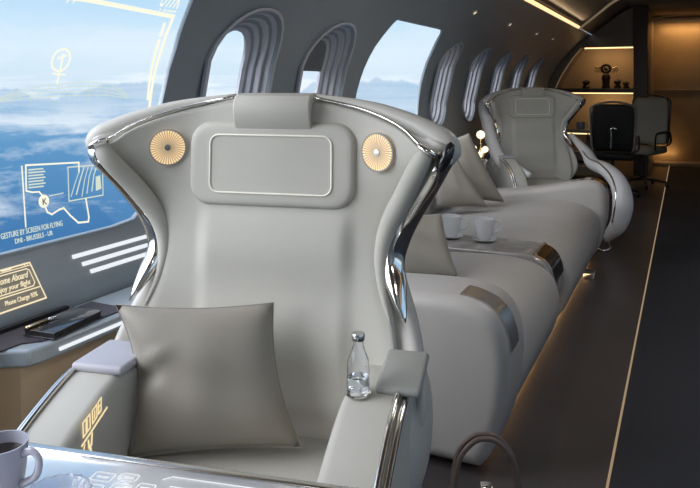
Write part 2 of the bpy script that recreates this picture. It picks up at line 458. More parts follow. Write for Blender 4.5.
# ------------------------------------------------------------------ glowing graphics on the big window
def on_wall(VF, off):
    V, Fs = VF
    return [WP(v[0], v[1], off+(v[2] if len(v) > 2 else 0)) for v in V], Fs
def densepath(p, step=.05):
    out = [tuple(p[0])]
    for a, b in zip(p, p[1:]):
        a = Vector(a); b = Vector(b); k = max(1, int((b-a).length/step))
        for q in range(1, k+1): out.append(tuple(a+(b-a)*q/k))
    return out
def graphic(name, items, m, parent, off=-.006):
    if parent is hud: items = [([Vector((q[0]+.013, *q[1:])) for q in a], b) for a, b in items]
    V, Fs = multi([on_wall(i, off) for i in items]); return mk(name, V, Fs, m, parent, smooth=False, fix=False)
hud = thing('window_display', 'glowing yellow-white map, frame and lettering shown on the big left window pane', 'display')
graphic('frame_line', [strip2(densepath([(.62, 1.54), (1.60, 1.53), (1.985, 1.516), (1.997, 1.40), (1.997, 1.08)]), .014)], 'hud', hud)
graphic('side_bar', [strip2([(1.958, 1.486), (1.964, 1.45)], .014), strip2(densepath([(1.967, 1.43), (1.984, 1.22)]), .013)], 'hud', hud)
graphic('heading_text', [fit_text('U17K', 1.885, 1.985, 1.543, .15, .06), fit_text('1 0.000', 1.90, 1.985, 1.528, 0, .009)], 'hud', hud)
graphic('heading_text', [fit_text('77', 1.50, 1.55, 1.515, .25, .05)], 'hud', hud)
ic = (1.560, 1.347)
graphic('compass_icon', [strip2(circ2(ic, .034), .006, True), strip2([(1.563, 1.365), (1.563, 1.275)], .006), strip2([(1.548, 1.352), (1.575, 1.362)], .006), strip2([(1.54, 1.305), (1.59, 1.302)], .005)], 'hud', hud)
graphic('map_outline', [strip2([(1.463, .952), (1.463, 1.029), (1.667, 1.017), (1.667, .985)], .0055)], 'hud', hud)
graphic('scale_bar', [strip2([(1.449, 1.027), (1.452, .848)], .005)], 'hud', hud)
graphic('route_line', [strip2([(1.463, .952), (1.485, .945), (1.509, .943), (1.52, .93)], .005)], 'hud', hud)
graphic('route_line', [strip2([(1.528, .893), (1.534, .877), (1.55, .868), (1.58, .878), (1.597, .880), (1.62, .853), (1.649, .825), (1.69, .821), (1.695, .835), (1.690, .894)], .006)], 'hud', hud)
disc = circ2((1.524, .912), .020, 24)
graphic('place_marker', [([(a, b) for a, b in disc], [tuple(range(24))])], 'hud', hud)
graphic('marker_letter', [fit_text('K', 1.516, 1.532, .902, 0, .020)], mat('marker_ink', (.12, .16, .16), .6), hud, off=-.002)
graphic('inset_map', [strip2([(1.622, 1.006), (1.77, 1.0), (1.765, .897), (1.62, .898)], .004, True)] +
        [strip2(densepath([(1.63+.022*i, .905+random.random()*.02), (1.65+.02*i, .95+random.random()*.02), (1.67+.018*i, .998-random.random()*.01)], .03), .003+.004*random.random()) for i in range(5)] +
        [([(1.735, .915), (1.76, .92), (1.758, .965), (1.738, .962)], [(0, 1, 2, 3)])], 'hudpale', hud)
rows = []
for r in range(7): rows.append(strip2([(1.474, 1.014-.009*r), (1.528+(.004 if r % 2 else -.003), 1.012-.009*r)], .0045))
graphic('info_text', rows, 'hudpale', hud)
graphic('connector_line', [strip2([(1.545, .925), (1.60, .927)], .003)], 'hudpale', hud)
graphic('caption_text', [fit_text('GESTURE BY SCREEN FOR FLYING', 1.366, 1.586, .827, 0, .016), fit_text('DNI - BRUSSELS - UR', 1.41, 1.545, .806, 0, .014)], 'hudpale', hud)

ridge = [(1.366, 1.233), (1.462, 1.261), (1.57, 1.273), (1.69, 1.280), (1.804, 1.267), (1.882, 1.235)]
rp = [(p.x, p.y) for p in crom([(a, b, 0) for a, b in ridge], 6)]
cont = [strip2([(a, 1.215+(b-1.215)*k) for a, b in rp], .0022) for k in (1, .78, .56, .34)]
cont += [strip2([(a, b), (a+.012, 1.220)], .0014) for a, b in rp[::2]]
graphic('terrain_contour', cont, 'hudpale', hud)
# welcome sign
hud_done = True
sg = thing('welcome_sign', 'glowing framed welcome sign on the wall panel above the side ledge', 'sign')
v = []; py, pz = (1.245, 1.462), (.645, .75)
corners = [(1.235, .748), (1.448, .749), (1.470, .645), (1.235, .643)]
M['signback'] = mat('sign_backing', (.20, .20, .19), .5, emit=(1, .8, .5), estr=.10)
mk('backing', [WP(y, z, .002) for y, z in corners] + [WP(y, z, .004) for y, z in corners], [(0, 1, 2, 3), (4, 5, 6, 7), (0, 1, 5, 4), (1, 2, 6, 5), (2, 3, 7, 6), (3, 0, 4, 7)], 'signback', sg, smooth=False)
graphic('frame_line', [strip2(corners, .0042, True), strip2([(1.25, .741), (1.447, .742)], .0022), strip2([(1.252, .679), (1.462, .679)], .003),
        strip2([(1.25, .7345), (1.432, .735), (1.440, .730), (1.447, .694), (1.440, .686), (1.25, .685)], .0028, True)], 'glow', sg, .006)
for tx in (('Welcome Aboard', 1.305, 1.434, .712, .45, .017), ('Enjoy your flight', 1.318, 1.434, .693, .25, .0135), ('Phone Charge 93%', 1.338, 1.445, .6575, .1, .012)): graphic('lettering', [fit_text(*tx)], 'glow', sg, .006)
graphic('ornament', [strip2([(1.355, .7452), (1.385, .7456)], .003)], 'glow', sg, .006)
for q in (1.425, 1.436): graphic('ornament', [strip2(circ2((q, .7455), .004, 10), .0015, True)], 'glow', sg, .006)

# ------------------------------------------------------------------ side ledge
led = thing('side_ledge', 'blue-grey ledge running along the wall below the big window', 'ledge', (0, 0, 0))
poly = [(-1.67, -1.75), (-1.575, -1.75), (-1.575, 1.17), (-1.545, 1.215), (-1.495, 1.245), (-1.485, 1.30), (-1.485, 2.18), (-1.67, 2.18)]
o = prism('ledge_top', poly, .555, .60, 'ledge', led, bw=0, axis='z'); bev(o, .008, 3)
inner = [(a-.03 if a > -1.66 else a, b) for a, b in poly]
o = prism('cabinet', inner, 0.005, .552, 'wood', led, bw=0, axis='z')
box('slot', (-1.672, .9, .600), (-1.655, 1.52, .612), 'dark', led)
e = [Vector((-1.499, 1.33, .582)), Vector((-1.499, 1.62, .582))]
box('light_strip', (-1.487, 1.33, .572), (-1.479, 1.62, .580), 'ledwhite', led)
tag(prism('leather_mat', [(-1.648, .98), (-1.555, .98), (-1.545, 1.262), (-1.51, 1.30), (-1.505, 1.60), (-1.648, 1.60)], .6005, .604, 'mat', bw=0, axis='z'), 'plum leather desk mat lying on the side ledge', 'mat')
nb = thing('notebook', 'black glossy notebook lying on the plum mat', 'notebook', (-1.548, 1.405, .6045), math.radians(8))
box('cover', (-.050, -.098, .014), (.050, .098, .0175), 'book', nb, .001)
box('cover', (-.050, -.098, .0), (.050, .098, .003), 'book', nb, .001)
box('page_block', (-.047, -.095, .0031), (.047, .095, .0139), 'dark', nb)
pn = thing('pen', 'gold and silver pen lying across the black notebook', 'pen', (-1.575, 1.355, .6265), math.radians(2))
tube('barrel', [(0, -.055, 0), (0, .02, 0)], .0042, 'gold', pn, 10)
tube('tip', [(0, .02, 0), (0, .045, 0), (0, .06, 0)], [.0045, .003, .0008], 'chrome', pn, 10)
tube('clip', [(.0045, -.05, .002), (.006, -.02, .003)], .0012, 'chrome', pn, 6)

# ------------------------------------------------------------------ lounge armchair
PADO = smoothtab([(.40, .30), (.52, .328), (.62, .325), (.72, .31), (.80, .290), (.88, .284), (.95, .305), (1.02, .350), (1.09, .384), (1.13, .392)], 6)
SHO = smoothtab([(.36, .25), (.44, .325), (.54, .380), (.62, .385), (.72, .36), (.80, .324), (.88, .306), (.95, .320), (1.02, .360), (1.09, .406), (1.14, .437)], 6)
PTOP = smoothtab([(0, 1.243), (.1, 1.236), (.18, 1.222), (.26, 1.200), (.33, 1.170), (.378, 1.13)], 5)
STOP = smoothtab([(0, 1.250), (.12, 1.240), (.22, 1.222), (.31, 1.197), (.38, 1.172), (.437, 1.14)], 5)
def front_y(lx, z):
    return -.06*(1.15-z)/.7 - 1.9*interp(CURL, z)*max(0, abs(lx)-.15)**2 + .008
CURL = smoothtab([(.4, 1), (.6, 1), (.72, .7), (.82, .35), (.92, .05), (1.0, .15), (1.06, .6), (1.12, 1.0), (1.25, 1.05)], 5)
def sstep(a, b, x):
    x = max(0, min(1, (x-a)/(b-a))); return x*x*(3-2*x)
def column(lx, z):
    c = sstep(.200, .160, abs(lx-.014))*sstep(.50, .56, z)*sstep(1.0, .95, z)
    return c*(.011+.005*math.cos((z-.68)*2*PI/.21))
def wing(name, O, TOP, z0, dy, thick, mt, parent, cush=0):
    NU, NV = (60, 60) if cush else (32, 34); zt = O[-1][0]; F = []; B = []
    for j in range(NV+1):
        t = j/NV; zb = z0+(zt-z0)*t; w = interp(O, zb)
        for i in range(NU+1):
            u = -1+2*i/NU; lx = u*w
            s = t**3
            z = zb+(interp(TOP, abs(lx))-zt)*s
            y = front_y(lx, z)+dy-(column(lx, z) if cush else 0)
            edge = max(0, (abs(u)-.86)/.14)
            y += .012*edge**2
            F.append((lx, y, z)); B.append((lx*.985, y+thick, z-.004*s))
    n = NU+1; N = len(F); faces = []
    for j in range(NV):
        for i in range(NU):
            a = j*n+i; faces.append((a, a+1, a+n+1, a+n)); faces.append((N+a, N+a+n, N+a+n+1, N+a+1))
    loop = [i for i in range(n)] + [j*n+NU for j in range(1, NV+1)] + [NV*n+i for i in range(NU-1, -1, -1)] + [j*n for j in range(NV-1, 0, -1)]
    for a, b in zip(loop, loop[1:]+loop[:1]): faces.append((a, N+a, N+b, b))
    return sub(mk(name, F+B, faces, mt, parent), 1)
def puff(name, cx, cz, w, h, d, r, mt, parent, lift=0, power=.35, n=7):
    # rounded cushion laid on the seat back (front face puffed towards -y)
    rings = []
    for s, dd in ((1.0, .0), (.99, .3), (.965, .6), (.93, .82), (.87, .95), (.78, 1.0), (.5, 1.0), (.2, 1.0), (.03, 1.0)):
        q = [(cx+a*(1-(1-s)*min(1, h/w)), cz+b*(1-(1-s)*min(1, w/h)*(.9 if w > h else 1))) for a, b in rrect(w, h, r, n)]
        rings.append([(a, front_y(a, b)-lift-d*dd+.004, b) for a, b in q])
    v, f = loft(rings); return mk(name, v, f, mt, parent)
RARM = []
def make_chair(label, loc, rot):
    t = thing('lounge_armchair', label, 'armchair', loc, rot, 'winged lounge armchairs')
    wing('back_shell', SHO, STOP, .36, .035, .085, 'leather2', t)
    wing('backrest', PADO, PTOP, .40, 0, .05, 'leather', t, 1)
    hp = puff('headrest_pad', .004, 1.082, .207, .100, .019, .05, 'leather', t)
    fr = rrect(.151, .068, .022, 6)
    v = []; f = []
    tube('panel_border', [(.004+a-.02*b, front_y(.004+a, 1.083+b)-.0162, 1.083+b) for a, b in fr], .0023, mat('border_piping', (.72, .66, .55), .25, .6) if 'bp' not in M else M['bp'], hp, 6, closed=True)
    # strap block folded over the top of the back
    rings = []
    for y, zz in ((-.012, 1.176), (-.020, 1.20), (-.020, 1.228), (-.008, 1.245), (.02, 1.250), (.08, 1.250), (.118, 1.235), (.122, 1.16)):
        rings.append((y, zz))
    prof = rings + [(y*(.72)+.012, zz-.022) for y, zz in rings[::-1]]
    prism('headrest_strap', prof, -.087, .105, 'leather', t, bw=.006, axis='x')
    # speakers
    for s in (-1, 1):
        lx, lz = s*.262+.006, 1.119
        sp = lathe('speaker', [(0, .004), (.041, .004), (.043, .0), (.041, -.008), (0, -.008)], 'speaker', t, seg=40)
        d = 3.8*max(0, abs(lx)-.15)*s
        nrm = Vector((-d, -1, -.03)).normalized()
        sp.location = Vector((lx, front_y(lx, lz), lz))+nrm*.004
        sp.rotation_euler = nrm.to_track_quat('Z', 'Y').to_euler()
        lathe('speaker_hub', [(0, .0075), (.007, .007), (.008, .003), (0, .003)], 'steel', sp, seg=20)
        lathe('speaker_rim', [(.041, .001), (.0445, .001), (.0445, .005), (.041, .0055)], 'padgrey', sp, seg=40, ring=True)
    # wing trims
    for s in (-1, 1):
        P = crom([(s*.428, -.066, 1.125), (s*.410, -.072, 1.095), (s*.374, -.030, 1.035), (s*.330, .002, .965), (s*.303, .008, .905), (s*.298, -.002, .855), (s*.315, -.035, .80), (s*.334, -.060, .752)], 5)
        R = [interp([(0, .008), (.06, .017), (.25, .019), (.55, .022), (.8, .019), (.93, .010), (1, .001)], i/(len(P)-1)) for i in range(len(P))]
        tube('wing_blade', P, R, 'chrome', t, 14, (1.0, 1.3))
        P = crom([(s*.388, -.106, 1.134), (s*.364, -.092, 1.09), (s*.328, -.046, 1.025), (s*.288, -.012, .95), (s*.270, -.008, .88), (s*.276, -.024, .81), (s*.30, -.05, .74)], 5)
        R = [interp([(0, .010), (.04, .0175), (.1, .0215), (.4, .024), (.7, .016), (1, .002)], i/(len(P)-1)) for i in range(len(P))]
        tube('side_bolster', P, R, 'leather', t, 14)
        c = Vector((s*.388, -.104, 1.132)); dirv = Vector((s*.026, .004, .048)).normalized()
        e1 = dirv.cross(Vector((0, 1, 0))).normalized(); e2 = dirv.cross(e1)
        tube('bolster_ring', [c+(e1*math.cos(2*PI*k/24)+e2*math.sin(2*PI*k/24))*.0215 for k in range(24)], .0055, 'chrome', t, 8, closed=True)
        ellipsoid('wing_cap', (s*.424, -.094 if s > 0 else -.045, 1.117), (.014, .022, .037), 'darkchrome', t, Matrix.Rotation(s*.42, 4, 'Y'))
        # thin bright edge along the top between pad and shell
        P = [(s*a, front_y(a, z)-.004, z+.004) for a, z in STOP2]
        tube('top_trim', P, .003, 'chrome', t, 8)
        # shell lip: broad pale band that rolls from the crown to the wing tip
        P = crom([(s*.10, .035, 1.243), (s*.22, .022, 1.222), (s*.32, -.008, 1.193), (s*.385, -.035, 1.165), (s*.428, -.052, 1.137), (s*.425, -.045, 1.10)], 5)
        R = [interp([(0, .006), (.3, .018), (.7, .027), (.88, .024), (1, .012)], i/(len(P)-1)) for i in range(len(P))]
        tube('shell_lip', P, R, 'leather2', t, 14)
    # seat
    rings = []
    for y, k in ((-.035, 0), (-.05, 1), (-.2, 1), (-.4, 1), (-.52, 1), (-.58, .9), (-.61, .7), (-.622, .45)):
        top = .47-.05*(1-k); h = .07*(.5+.5*k); w = .236
        rings.append([(a, y, top-h+b+.006*(1-(a/w)**2)*(1 if b > 0 else 0)) for a, b in rrect(w, h, .035*(.6+.4*k), 6)])
    v, f = loft(rings); mk('seat_cushion', v, f, 'leather', t)
    rings = []
    for z, w, yf, yb in ((.07, .17, -.35, .03), (.12, .21, -.45, .07), (.22, .235, -.56, .10), (.32, .26, -.60, .13), (.37, .285, -.60, .14)):
        rings.append([(a, (yf+yb)/2+b, z) for a, b in rrect(w, (yb-yf)/2, .12, 8)])
    v, f = loft(rings); mk('seat_base', v, f, 'leather2', t)
    lathe('pedestal', [(.20, 0), (.20, .012), (.07, .03), (.06, .09), (0, .09)], 'steel', t, (0, -.16, 0))
    # arms
    prof = [(.04, .60), (-.06, .655), (-.14, .668), (-.22, .668), (-.28, .660), (-.35, .638), (-.43, .605), (-.50, .562), (-.56, .495), (-.605, .40), (-.62, .30), (-.60, .2), (-.56, .13), (-.30, .10), (.02, .12), (.06, .35)]
    prof = [(p.x, p.y) for p in crom([(a, b, 0) for a, b in prof + [prof[0]]], 3)][:-1]
    for s in (-1, 1):
        x0, x1 = (.238, .356) if s > 0 else (-.354, -.236)
        A = [prism('arm', prof, x0, x1, 'leather', t, bw=.022, seg=5, axis='x')]
        A.append(ellipsoid('side_shell', (s*.320, .0, .50), (.064, .18, .165), 'leather2', t))
        xo = x1 if s > 0 else x0
        edge = [(a, b) for a, b in prof if b > .2 and -.63 < a < -.20]
        edge.sort(key=lambda p: (-p[0] if p[1] > .45 else 1-p[1]))
        for k, (ox, oz, rr) in enumerate(((-.010, .004, .006), (.004, -.008, .007))):
            P = [(xo+s*ox, a+(-.006 if b < .5 else 0)-(.0), b+oz) for a, b in edge if b > .22]
            A.append(tube('arm_trim', P, rr, 'chrome', t, 8))
        px0, px1, py0, py1, top = (.300, .390, -.230, -.085, .684) if s > 0 else (-.350, -.228, -.266, -.120, .682)
        A.append(box('arm_pad', (px0, py0, top-.020), (px1, py1, top), 'padgrey' if s > 0 else 'litpad', t, .009, 4))
        if s > 0:
            for v_ in A[-1].data.vertices:
                if v_.co.y > -.1: v_.co.z += .022
            RARM.extend(o.name for o in A)
    # glowing touch icons on the inner face of one arm
    def onarm(items):
        V, Fs = multi(items); return [(-.2345, v[0], v[1]) for v in V], Fs
    it = []
    it.append(strip2([(p[0], p[1]) for p in [(-.390, .625), (-.368, .632), (-.366, .605), (-.388, .597)]], .004, True)); it.append(strip2([(-.378, .623), (-.378, .606)], .007))
    it.append(strip2([(-.360, .634), (-.345, .640), (-.344, .616), (-.358, .609)], .004, True)); it.append(strip2([(-.352, .630), (-.352, .618)], .004))
    it.append(strip2([(-.340, .643), (-.330, .647), (-.330, .622), (-.338, .619)], .004, True)); it.append(strip2([(-.339, .632), (-.331, .634)], .003))
    it.append(strip2([(-.392, .583), (-.31, .618)], .005))
    it.append(strip2([(-.384, .580), (-.388, .566), (-.380, .558), (-.376, .562)], .004)); it.append(strip2([(-.372, .582), (-.370, .568), (-.362, .570), (-.360, .590)], .005)); it.append(strip2([(-.366, .566), (-.362, .552), (-.366, .548)], .006))
    V, Fs = onarm(it); mk('touch_icons', V, Fs, 'icon', t, smooth=False, fix=False)
    return t
STOP2 = [(a, interp(PTOP, a)) for a in [.10+.285*i/12 for i in range(13)]]
M['bp'] = mat('border_piping', (.92, .88, .76), .35)
C1, A1 = (-.888, 1.415, 0), math.radians(12)
chair = make_chair('near pale grey winged armchair with glowing speakers and a framed headrest', C1, A1)
A2 = math.radians(32)
far = dup(chair, (-1.20, 6.15, 0), A2, 'far pale grey winged armchair beyond the sofa', skip=['speaker', 'touch_icons']+RARM)
def F2(p):
    dx, dy = p[0]+1.20, p[1]-6.15; c, s_ = math.cos(A2), math.sin(A2); return Vector((c*dx+s_*dy, -s_*dx+c*dy, p[2]))
P = crom([F2(p) for p in ((-.90, 6.33, .84), (-.76, 6.25, .70), (-.69, 6.15, .610), (-.57, 5.98, .585), (-.47, 5.85, .505), (-.43, 5.76, .37), (-.46, 5.74, .20), (-.56, 5.76, .07))], 5)
tube('arm', P, [interp([(0, .02), (.15, .05), (.3, .062), (.5, .07), (.75, .075), (.9, .06), (1, .03)], i/(len(P)-1)) for i in range(len(P))], 'litshell', far, 18, (1.15, .85))
P = crom([F2(p)+Vector((0, 0, .0)) for p in ((-.80, 6.24, .73), (-.73, 6.12, .662), (-.62, 5.95, .635), (-.515, 5.80, .55), (-.475, 5.70, .41), (-.50, 5.68, .22))], 5)
tube('arm_trim', P, .008, 'chrome', far, 8)
tube('foot', crom([F2(p) for p in ((-.66, 5.78, .05), (-.60, 5.66, .012), (-.535, 5.66, .012), (-.52, 5.74, .03), (-.56, 5.80, .07))], 5), .010, 'chrome', far, 8)
P = crom([F2(p) for p in ((-1.545, 5.97, 1.15), (-1.575, 5.97, 1.09), (-1.545, 5.96, .95), (-1.48, 5.92, .76), (-1.395, 5.85, .63), (-1.26, 5.74, .575), (-1.11, 5.64, .550))], 5)
tube('side_shell', P, [interp([(0, .018), (.15, .036), (.5, .046), (.85, .05), (1, .02)], i/(len(P)-1)) for i in range(len(P))], 'litshell', far, 16, (1, 1.2))
def CL(lx, ly, z=0):
    c, s = math.cos(A1), math.sin(A1); return Vector((C1[0]+c*lx-s*ly, C1[1]+s*lx+c*ly, z))

# pillows
def pillow(name, label, corners, T, mt, pinch=.10, group=None, dimple=0):
    BL, BR, TR, TL = [Vector(c) for c in corners]
    nrm = (BR-BL).cross(TL-BL).normalized(); N = 22; F = []; B = []
    cen = (BL+BR+TR+TL)/4
    for j in range(N+1):
        for i in range(N+1):
            u = -1+2*i/N; v = -1+2*j/N
            uu = u*(1-(pinch*(1.35 if u < 0 else .8) if dimple else pinch)*(1-v*v)); vv = v*(1-(pinch*.45 if dimple else pinch)*(1-u*u))
            a = (uu+1)/2; b = (vv+1)/2
            p = BL*(1-a)*(1-b)+BR*a*(1-b)+TR*a*b+TL*(1-a)*b
            th = T*((1-u**4)*(1-v**4))**.55*(.75+.25*(1-u*u)*(1-v*v))
            wob = .006*math.sin(5*u+3*v)*math.sin(4*v-2*u)*(1-u*u)*(1-v*v)
            if dimple: wob -= dimple*math.exp(-((u+.80+.25*(v-.05))/.22)**2-((v-.08-.25*(u+.8))/.10)**2)-.010*math.exp(-((u+.62)/.25)**2-((v-.26-.45*(u+.8))/.07)**2)
            F.append(p+nrm*(th+wob)); B.append(p-nrm*th)
    n = N+1; K = len(F); faces = []
    for j in range(N):
        for i in range(N):
            a = j*n+i; faces.append((a, a+1, a+n+1, a+n)); faces.append((K+a, K+a+n, K+a+n+1, K+a+1))
    loop = [i for i in range(n)] + [j*n+N for j in range(1, N+1)] + [N*n+i for i in range(N-1, -1, -1)] + [j*n for j in range(N-1, 0, -1)]
    root = thing(name, label, 'pillow', (BL+BR)/2, 0, group)
    o0 = root.location.copy()
    me_v = [q-o0 for q in F+B]
    bm = bmesh.new(); V = [bm.verts.new(q) for q in me_v]
    for q in faces: bm.faces.new([V[i] for i in q])
    bmesh.ops.remove_doubles(bm, verts=[V[i] for i in loop]+[V[K+i] for i in loop], dist=1e-5)
    bmobj('cushion', bm, mt, root)
    tube('piping', [F[i]-o0 for i in loop], .0014, mt, root, 6, closed=True)
    return root
pillow('throw_pillow', 'olive-grey satin pillow on the seat of the near armchair', [CL(-.240, -.235, .474), CL(.124, -.140, .496), CL(.046, -.100, .788), CL(-.297, -.180, .783)], .050, 'pillow', .155, dimple=.020)
pillow('throw_pillow', 'olive-grey pillow on the near sofa seat, beside the cups', [(-1.16, 2.68, .458), (-.86, 2.86, .458), (-.975, 2.98, .70), (-1.27, 2.81, .70)], .05, 'pillow', .07, group='sofa pillows')
pillow('throw_pillow', 'front olive-grey pillow leaning on the far sofa seat behind the cups', [(-1.46, 4.36, .470), (-1.165, 4.54, .465), (-1.42, 4.62, .80), (-1.56, 4.50, .77)], .05, 'pillow', .05, group='sofa pillows')
pillow('throw_pillow', 'tall olive-grey pillow rearmost on the sofa, nearest the globe lamp', [(-1.43, 4.66, .470), (-1.12, 4.80, .465), (-1.38, 4.83, .93), (-1.55, 4.70, .88)], .05, 'pillow', .05, group='sofa pillows')

# ------------------------------------------------------------------ sofa
sf = thing('sofa', 'long grey sofa along the wall with a console between its two seats', 'sofa', (-1.0, 3.8, 0))
SX, SY = 1.0, -3.8
def S(poly): return [(a+SX, b) for a, b in poly]
arm = [(-1.55, .03), (-1.55, .52), (-1.2, .55), (-.85, .572), (-.70, .575), (-.61, .562), (-.55, .528), (-.515, .46), (-.505, .36), (-.520, .22), (-.56, .09), (-.60, .03)]
seatp = [(-1.55, .03), (-1.55, .40), (-1.2, .43), (-.85, .45), (-.70, .443), (-.62, .42), (-.56, .375), (-.53, .30), (-.53, .21), (-.57, .10), (-.63, .03)]
def dense_closed(p, n=4):
    flat = p[:2]; q = crom([(a, b, 0) for a, b in p[1:]], n); return [p[0]]+[(c.x, c.y) for c in q]
prism('armrest', S(dense_closed(arm)), 2.20+SY, 2.50+SY, 'sofa', sf, bw=.05, seg=6)
prism('seat_cushion', S(dense_closed(seatp)), 2.49+SY, 3.40+SY, 'sofa', sf, bw=.045, seg=5)
prism('seat_cushion', S(dense_closed(seatp)), 3.72+SY, 5.16+SY, 'sofa', sf, bw=.045, seg=5)
far = [(-1.55, .03), (-1.55, .47), (-1.3, .48), (-1.0, .52), (-.75, .572), (-.62, .595), (-.55, .585), (-.505, .54), (-.49, .45), (-.50, .30), (-.55, .12), (-.62, .03)]
prism('armrest', S(dense_closed(far)), 5.15+SY, 5.38+SY, 'sofa', sf, bw=.05, seg=5)
box('backrest', (-1.66+SX, 2.28+SY, .03), (-1.53+SX, 5.38+SY, .56), 'sofa', sf, .03, 4)
con = [(-1.53, .03), (-1.53, .455), (-.72, .455), (-.66, .45), (-.60, .42), (-.57, .36), (-.56, .28), (-.60, .12), (-.65, .03)]
M['console'] = mat('console_stone', (.30, .28, .26), .18, .2, var=.15, vscale=14, coat=.4)
prism('console', S(con), 3.405+SY, 3.715+SY, 'console', sf, bw=.012)
# chrome bands wrapping the rounded ends; gold stretch imitates a warm glow on them
def band(name, prof, a, b, y0, y1, m, off=.004):
    q = [Vector((p[0], 0, p[1])) for p in dense_closed(prof)][a:b]
    v = []
    for i, p in enumerate(q):
        t = (q[min(i+1, len(q)-1)]-q[max(i-1, 0)]).normalized(); nn = Vector((-t.z, 0, t.x))
        if nn.z+nn.x < 0: nn = -nn
        for yy in (y0, y1):
            for d in (-.002, off): v.append((p.x+nn.x*d+SX, yy+SY, p.z+nn.z*d))
    f = []
    for i in range(len(q)-1):
        k = 4*i
        for a_, b_ in ((0, 1), (1, 3), (3, 2), (2, 0)): f.append((k+a_, k+b_, k+4+b_, k+4+a_))
    f += [(0, 1, 3, 2), (4*(len(q)-1), 4*(len(q)-1)+1, 4*(len(q)-1)+3, 4*(len(q)-1)+2)]
    o = mk(name, v, f, m, sf); return sharp(o, 30)
band('chrome_band', arm, 14, 28, 2.25, 2.36, 'bandchrome', .006)
band('glow_tint_band', con, 7, 13, 3.43, 3.69, 'gold', .006)  # gold colour stands in for a warm glow on the chrome
band('chrome_band', con, 12, 20, 3.43, 3.69, 'chrome', .006)
band('chrome_band', far, 13, 26, 5.20, 5.33, 'chrome', .004)
for y in (4.84,): box('foot', (-.60+SX, y-.05+SY, .0), (-.53+SX, y+.05+SY, .045), 'chrome', sf, .006)
box('light_strip', (-.668+SX, 2.50+SY, .004), (-.645+SX, 5.34+SY, .020), 'ledsoft', sf)

# cups on the console
def cup(loc, rz, label, label2):
    s = lathe('saucer', [(0, 0), (.032, 0), (.05, .006), (.064, .013), (.064, .015), (.05, .010), (.03, .005), (0, .005)], 'cup'); s.location = loc
    tag(s, label2, 'saucer', 'saucers on the console')
    t = thing('coffee_cup', label, 'cup', (loc[0], loc[1], loc[2]+.0055), rz, 'cups on the console')
    lathe('cup_body', [(0, 0), (.026, 0), (.030, .004), (.044, .03), (.052, .08), (.055, .112), (.052, .112), (.049, .08), (.041, .03), (.02, .01), (0, .01)], 'cup', t)
    P = crom([(.050, 0, .098), (.075, 0, .102), (.088, 0, .082), (.078, 0, .052), (.046, 0, .036)], 5)
    tube('handle', P, .0052, 'cup', t, 8)
    return t
cup((-.945, 3.60, .456), math.radians(20), 'white cup on the console, the right one nearer the aisle', 'white saucer under the cup nearer the aisle')
cup((-1.125, 3.60, .456), math.radians(20), 'white cup on the console, the left one nearer the wall', 'white saucer under the cup nearer the wall')

# ------------------------------------------------------------------ tray table with mug, dish
tt = thing('tray_table', 'silver tray table with glowing key outlines in front of the near armchair', 'table', C1, A1)
box('tabletop', (-.60, -1.02, .642), (.36, -.553, .660), 'table', tt, .003, 2)
for a, b in (((-.60, -.556, .638), (.36, -.540, .664)), ((-.60, -1.03, .638), (.36, -1.015, .664))): box('edge_rail', a, b, 'steel', tt, .003, 2)
box('side_arm', (.20, -.80, .60), (.30, -.74, .641), 'steel', tt, .008)
box('post', (.21, -.795, .02), (.27, -.745, .60), 'steel', tt, .01)
box('foot_plate', (.12, -.86, 0), (.34, -.68, .02), 'steel', tt, .008)
its = []
def key(cx, cy, w, h): return strip2([(cx+a, cy+b) for a, b in rrect(w, h, .004, 2)], .0020, True)
for (cx, cy, w, h) in ((-.055, -.600, .017, .011), (-.015, -.592, .015, .009), (-.055, -.632, .017, .011), (-.012, -.622, .015, .011), (.025, -.612, .014, .010), (.028, -.640, .016, .010), (-.012, -.650, .016, .010)):
    its.append(key(cx, cy, w, h)); its.append(strip2([(cx-w*.5, cy), (cx+w*.5, cy)], .0035))
its.append(strip2([(.040, -.585), (.052, -.575), (.195, -.575), (.215, -.59), (.215, -.66), (.06, -.66), (.048, -.65)], .0025))
its.append(strip2([(.06, -.60), (.19, -.60)], .002))
V, Fs = multi(its); mk('key_outlines', [(v[0], v[1], .6607) for v in V], Fs, emis('key_glow', (.95, .97, 1), .95), tt, smooth=False, fix=False)
its = [strip2([(-.6+.03*i, -.72), (-.55+.03*i, -.60)], .010) for i in range(0)]
p = (-.4317*1.04+.902*(-.519), .902*1.04+.4317*(-.519))
mg = thing('coffee_mug', 'grey-lavender mug of black coffee on the silver tray table', 'mug', (p[0], p[1], .6605), math.radians(12))
lathe('mug_body', [(0, 0), (.029, 0), (.031, .003), (.0355, .038), (.0382, .076), (.0382, .0785), (.0355, .0785), (.0325, .038), (.028, .006), (0, .006)], 'mug', mg, seg=48)
lathe('coffee', [(0, .0), (.0338, 0), (.0338, .0015), (0, .0015)], 'coffee', mg, (0, 0, .060))
P = crom([(.036, 0, .066), (.054, 0, .072), (.066, 0, .060), (.060, 0, .036), (.034, 0, .020)], 6)
tube('handle', [(a.x*.995, a.y, a.z) for a in P], .0046, 'mug', mg, 10, (.8, 1.3))
p = (-.4317*.948+.902*(-.398), .902*.948+.4317*(-.398))
gd = thing('glass_dish', 'round ribbed crystal dish on the tray table beside the mug', 'dish', (p[0], p[1], .6605))
v = []; f = []; n = 72
pr = [(.001, .004), (.028, .004), (.036, .022), (.043, .050), (.046, .058), (.042, .058), (.038, .048), (.030, .022), (.022, .0085), (.001, .0085)]
pr = [(.001, 0), (.030, 0)] + pr[2:]
for k, (r, z) in enumerate(pr):
    for j in range(n):
        a = 2*PI*j/n; w = 1+(.05*math.cos(18*(a+z*14)) if k in (2, 3, 4) else 0)
        v.append((r*w*math.cos(a), r*w*math.sin(a), z))
